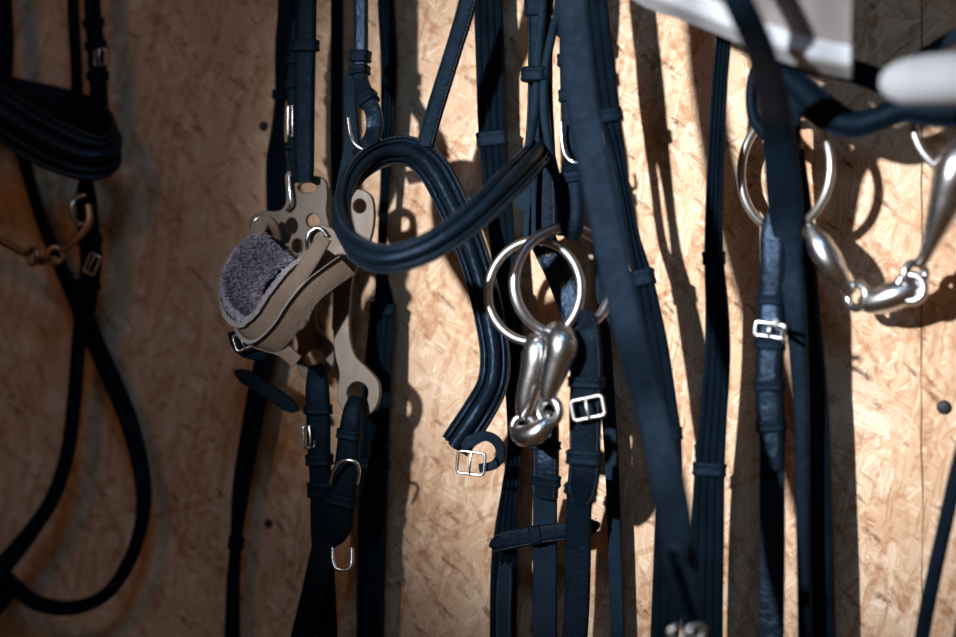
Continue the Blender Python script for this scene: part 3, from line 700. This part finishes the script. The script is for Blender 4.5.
strap('rein_liner', [(592, -90, .05, 10), (600, 60, .05, 10), (607, 120, .05, 10), (612, 160, .05, 9), (620, 220, .05, 9), (634, 262, .048, 10), (642, 285, .046, 10)], o, 'plain', 'matte', .0025)
r3 = thing('rein', 'ribbed black rein hanging alone between the diagonal rein and the right bridle', 'rein', P(722, 60, .04), 'reins hanging loose')
o, Q = strap('rein_strap', [(728, -60, .045, 16), (724, 30, .045, 16), (720, 80, .045, 16), (716, 150, .045, 17), (714, 210, .045, 18), (714, 258, .045, 20), (717, 310, .045, 24), (717, 360, .045, 27), (713, 420, .045, 28), (709, 480, .045, 31), (707, 550, .045, 33), (706, 650, .045, 34), (706, 720, .045, 34)], r3, 'rib4', 'rein', .003)
keeper(Q, 714, 258, o, 14, 1.15, .003); keeper(Q, 710, 469, o, 14, 1.1, .003)
# ------------------------------------------------------------------ 5. right bridle
b4 = thing('snaffle_bridle', 'black bridle with shiny double jointed snaffle hanging at the right', 'bridle', P(780, 20, .08))
o, Q = strap('headpiece_strap', [(700, -90, .215, 30), (738, 0, .21, 30), (756, 40, .185, 30), (770, 85, .135, 31), (779, 135, .085, 34), (785, 200, .062, 36), (789, 250, .055, 28), (795, 310, .055, 22), (801, 400, .052, 16), (803, 520, .05, 14), (805, 650, .05, 14), (806, 720, .05, 14)], b4, 'plain', 'leather', .005)
o, Q = strap('cheek_strap', [(760, 60, .0496, 13), (752, 85, .0496, 12), (753, 115, .0508, 12), (766, 135, .0527, 14), (778, 140, .0527, 15)], b4, 'round', 'leather')
o, Q = strap('cheek_strap', [(774, 215, .0527, 18), (773, 235, .0546, 26), (773, 270, .0546, 27), (771, 300, .0533, 25), (771, 330, .0546, 28), (769, 370, .0546, 27), (770, 410, .0533, 28), (772, 440, .0521, 25), (772, 470, .0508, 25)], b4, 'flat', 'shiny', .007)
for y, h in ((300, 10), (345, 11), (385, 11), (428, 12)): keeper(Q, 771, y, o, h, 1.13, .002)
buckle(770, 330, .0608, 30, 13, o, 'steel', -8, 0, 2.4)
tube('buckle_prong', [(775, 322, .1, 2.5), (780, 330, .0645, 2.4), (785, 342, .1, 2)], o, 'steel')
o, Q = strap('rein', [(773, 430, .0465, 25), (772, 470, .0484, 26), (772, 540, .0496, 26), (771, 650, .0496, 26), (771, 720, .0496, 26)], b4, 'plain', 'shiny', .003)
o, Q = strap('cheek_strap', [(786, 120, .0434, 18), (790, 180, .0434, 20), (793, 260, .0422, 20), (797, 340, .0409, 18), (801, 430, .0384, 12), (803, 540, .0384, 9), (805, 650, .0384, 9), (806, 720, .0384, 9)], b4, 'plain', 'leather', .004)
o, Q = strap('rein', [(795, 150, .0310, 18), (802, 220, .0310, 22), (807, 300, .0310, 25), (813, 400, .0310, 30), (817, 500, .0310, 30), (820, 600, .0310, 30), (822, 720, .0310, 30)], b4, 'rib3', 'rein', .004)
bit = ring('bit', 785, 170, .0383, 60, 4.8, b4, 'ringsteel', -30, 5)
bit['label'] = 'shiny steel double jointed snaffle'
ring('bit_ring', 974, 118, .0405, 60, 4.6, bit, 'ringsteel', 10, 5)
tube('mouthpiece_arm', [(806, 224, .047, 6), (812, 232, .049, 9), (820, 246, .05, 13.5), (829, 261, .05, 14), (838, 275, .048, 11), (845, 285, .044, 8), (851, 294, .042, 6.5)], bit, 'steel', 20, 2.5,
     extra=lambda mb: eye(mb, 857, 296, .0403, 12, 4.6, -30, 0))
tube('mouthpiece_arm', [(968, 140, .05, 13), (962, 155, .052, 21), (955, 175, .053, 22.5), (947, 200, .052, 18.5), (938, 224, .05, 13.5), (930, 244, .048, 9), (925, 256, .046, 7), (920, 264, .045, 6.5)], bit, 'steel', 20, 2.5,
     extra=lambda mb: eye(mb, 915, 274, .0429, 11, 4.6, 30))
tube('mouthpiece_link', [(862, 297, .0378, 6), (868, 302, .0389, 11), (880, 300, .0396, 14), (895, 295, .0403, 15), (908, 291, .0403, 13), (918, 285, .0403, 8), (923, 276, .0403, 5)], bit, 'steel', 18, 2.5,
     extra=lambda mb: eye(mb, 911, 288, .0439, 13, 5, 0))
o, Q = strap('browband', [(775, 70, 0.0756, 24), (800, 88, 0.0729, 30), (825, 112, 0.0702, 34), (852, 124, 0.0691, 28), (880, 118, 0.0691, 26), (905, 108, 0.0702, 30), (935, 110, 0.0702, 34), (990, 112, 0.0702, 34)], b4, 'pad', 'leather', .005)
o, Q = strap('crown_strap', [(790, 60, 0.0648, 24), (830, 66, 0.0648, 24), (865, 75, 0.0648, 24), (900, 90, 0.0659, 26), (935, 100, 0.0675, 30), (990, 104, 0.0675, 30)], b4, 'flat', 'leather', .004)
o, Q = strap('crown_strap', [(912, 62, 0.0540, 12), (930, 50, 0.0540, 12), (950, 38, 0.0540, 12), (990, 20, 0.0540, 12)], b4, 'plain', 'matte', .003)
strap('cheek_strap', [(778, 60, .0620, 44), (781, 100, .0620, 42), (783, 130, .0589, 36), (785, 160, .0558, 28)], b4, 'plain', 'leather', .004)
# strap at the far right edge
r4 = thing('rein', 'thin black leather rein leaning in at the lower right edge', 'rein', P(950, 480, .04), 'reins hanging loose')
strap('rein_strap', [(985, 370, .045, 15), (968, 430, .045, 15), (955, 480, .045, 15), (945, 525, .045, 15), (935, 570, .045, 15), (925, 620, .045, 15), (912, 700, .045, 15)], r4, 'plain', 'leather', .003)

# wooden pegs above the picture that the leather hangs from
def peg(px, d):
    a = P(px, -84, 0); c = Vector((a.x, 0, a.z)); mb = MB()
    tube3(mb, [c + Vector((0, .012, 0)), c, c + Vector((0, -d * .5, .002)), c + Vector((0, -d, .008)), c + Vector((0, -d - .004, .009))], [.011, .011, .010, .010, .005], False, 16)
    o = mb.build('peg', 'post'); return o
for k, (px, d, lb) in enumerate([(40, .07, 'leftmost wooden peg holding the bridle at the left edge'), (330, .09, 'wooden peg holding the bridle with long metal shanks'), (530, .08, 'wooden peg holding the centre bridle with the loose ring snaffle'),
        (590, .19, 'wooden peg holding the wide diagonal rein'), (735, .20, 'rightmost wooden peg holding the bridle with the shiny snaffle')]):
    solid_tag(peg(px, d), lb, 'peg', 'wooden pegs')
# ------------------------------------------------------------------ 6. white cloth and white roll
def sheet(name, grid_fn, nu, nv, th, mat, parent=None):
    mb = MB(); vs = []; fs = []
    for side in (0, 1):
        for i in range(nu + 1):
            for j in range(nv + 1):
                q = grid_fn(i / nu, j / nv); vs.append(q + Vector((0, th * side, 0)))
    S = (nu + 1) * (nv + 1); g = lambda s_, i, j: s_ * S + i * (nv + 1) + j
    for i in range(nu):
        for j in range(nv):
            fs.append([g(0, i, j), g(0, i, j + 1), g(0, i + 1, j + 1), g(0, i + 1, j)]); fs.append([g(1, i, j), g(1, i + 1, j), g(1, i + 1, j + 1), g(1, i, j + 1)])
    for i in range(nu):
        fs.append([g(0, i, 0), g(0, i + 1, 0), g(1, i + 1, 0), g(1, i, 0)]); fs.append([g(0, i, nv), g(1, i, nv), g(1, i + 1, nv), g(0, i + 1, nv)])
    for j in range(nv):
        fs.append([g(0, 0, j), g(1, 0, j), g(1, 0, j + 1), g(0, 0, j + 1)]); fs.append([g(0, nu, j), g(0, nu, j + 1), g(1, nu, j + 1), g(1, nu, j)])
    mb.add(vs, fs); return mb.build(name, mat, parent)
bot = catmull([(600, -30, .12), (640, 2, .12), (680, 17, .122), (720, 33, .125), (750, 46, .128), (785, 60, .13), (820, 70, .132), (850, 76, .134)], False, 3)
def cl(u, v):
    k = u * (len(bot) - 1); i = min(int(k), len(bot) - 2); f = k - i
    a = [bot[i][q] * (1 - f) + bot[i + 1][q] * f for q in range(3)]
    h = 190 * v
    fold = .006 * sin(u * 11 + v * 2) * v + .004 * sin(u * 23 + 1)
    lip = .012 * math.exp(-((v - .06) / .06) ** 2) - .01 * math.exp(-(v / .03) ** 2)
    return P(a[0] + 4 * v * u, a[1] - h, a[2] + fold + lip + .07 * v)
o = sheet('cloth', cl, 60, 36, .004, 'shaded_cloth'); hm = sheet('lit_edge', lambda u, v: cl(u * 1.004 - .002, v * .17 - .012) + Vector((0, -.0012, 0)), 60, 8, .0066, 'cloth', o); hm['label'] = 'pale lower edge with the light put into its colour'  # lower edge strip coloured lighter to stand for the light it catches
solid_tag(o, 'white cloth, its shaded top and lit edge put into the colour, draped over the straps at the top right', 'cloth')
mb = MB(); pts = [(886, 84, .15, 3), (889, 84, .152, 12), (895, 83, .155, 19), (905, 82, .156, 23), (925, 80, .157, 25), (955, 78, .158, 26), (1000, 76, .16, 26), (1040, 74, .16, 24), (1044, 74, .16, 6)]
cs_ = catmull(pts, False, 3.0); p_ = [P(*c[:3]) for c in cs_]; Rr = random.Random(2)
tube3(mb, p_, [c[3] * mpp(q) for c, q in zip(cs_, p_)], False, 24)
o = mb.build('padded_roll', 'cloth'); solid_tag(o, 'white rounded padded roll at the right edge, above the steel snaffle', 'roll')

# ------------------------------------------------------------------ light
def area(name, loc, tgt, size, power, col, sy=None):
    l = bpy.data.lights.new(name, 'AREA'); l.energy = power; l.color = col; l.shape = 'RECTANGLE'; l.size = size; l.size_y = sy or size
    o = bpy.data.objects.new(name, l); COL.objects.link(o); o.location = loc
    o.rotation_euler = (Vector(tgt) - Vector(loc)).to_track_quat('-Z', 'Y').to_euler(); return o
def spot(name, loc, tgt, ang, blend, power, col, rad_):
    l = bpy.data.lights.new(name, 'SPOT'); l.energy = power; l.color = col; l.spot_size = rad(ang); l.spot_blend = blend; l.shadow_soft_size = rad_
    o = bpy.data.objects.new(name, l); COL.objects.link(o); o.location = loc
    o.rotation_euler = (Vector(tgt) - Vector(loc)).to_track_quat('-Z', 'Y').to_euler(); return o
spot('stable_lamp', (-.62, -2.55, 2.1), P(720, 240, 0), 14.8, 1.0, 715, (.95, .97, 1.0), .055)
area('cool_fill', (.55, -1.7, 3.0), (0, 0, 1.5), .45, 6, (.34, .64, 1.0))  # added cool fill for blue highlights on the leather, not a window
wl = bpy.data.lights.new('warm_fill', 'POINT'); wl.energy = 2.8; wl.color = (1.0, .38, .10); wl.shadow_soft_size = .12  # added warm fill that browns the dim left side, no actual bulb
wo = bpy.data.objects.new('warm_fill', wl); COL.objects.link(wo); wo.location = (-.33, -1.0, 2.1)
W = bpy.data.worlds.new('world'); SC.world = W; W.use_nodes = True
bg = W.node_tree.nodes['Background']; wt = W.node_tree
tcw = wt.nodes.new('ShaderNodeTexCoord'); sx = wt.nodes.new('ShaderNodeSeparateXYZ'); wt.links.new(tcw.outputs['Generated'], sx.inputs[0])
mrw = wt.nodes.new('ShaderNodeMapRange'); mrw.inputs['From Min'].default_value = -1; wt.links.new(sx.outputs['Z'], mrw.inputs['Value'])
rw = ramp(wt, [(.38, (1.0, .52, .18)), (.5, (.95, .74, .52)), (.62, (.8, .8, .9))]); wt.links.new(mrw.outputs['Result'], rw.inputs['Fac'])
wt.links.new(rw.outputs['Color'], bg.inputs[0]); bg.inputs[1].default_value = .07
SC.view_settings.view_transform = 'Standard'; SC.view_settings.look = 'None'; SC.view_settings.gamma = 1; SC.view_settings.exposure = 0
SC.view_settings.use_curve_mapping = False
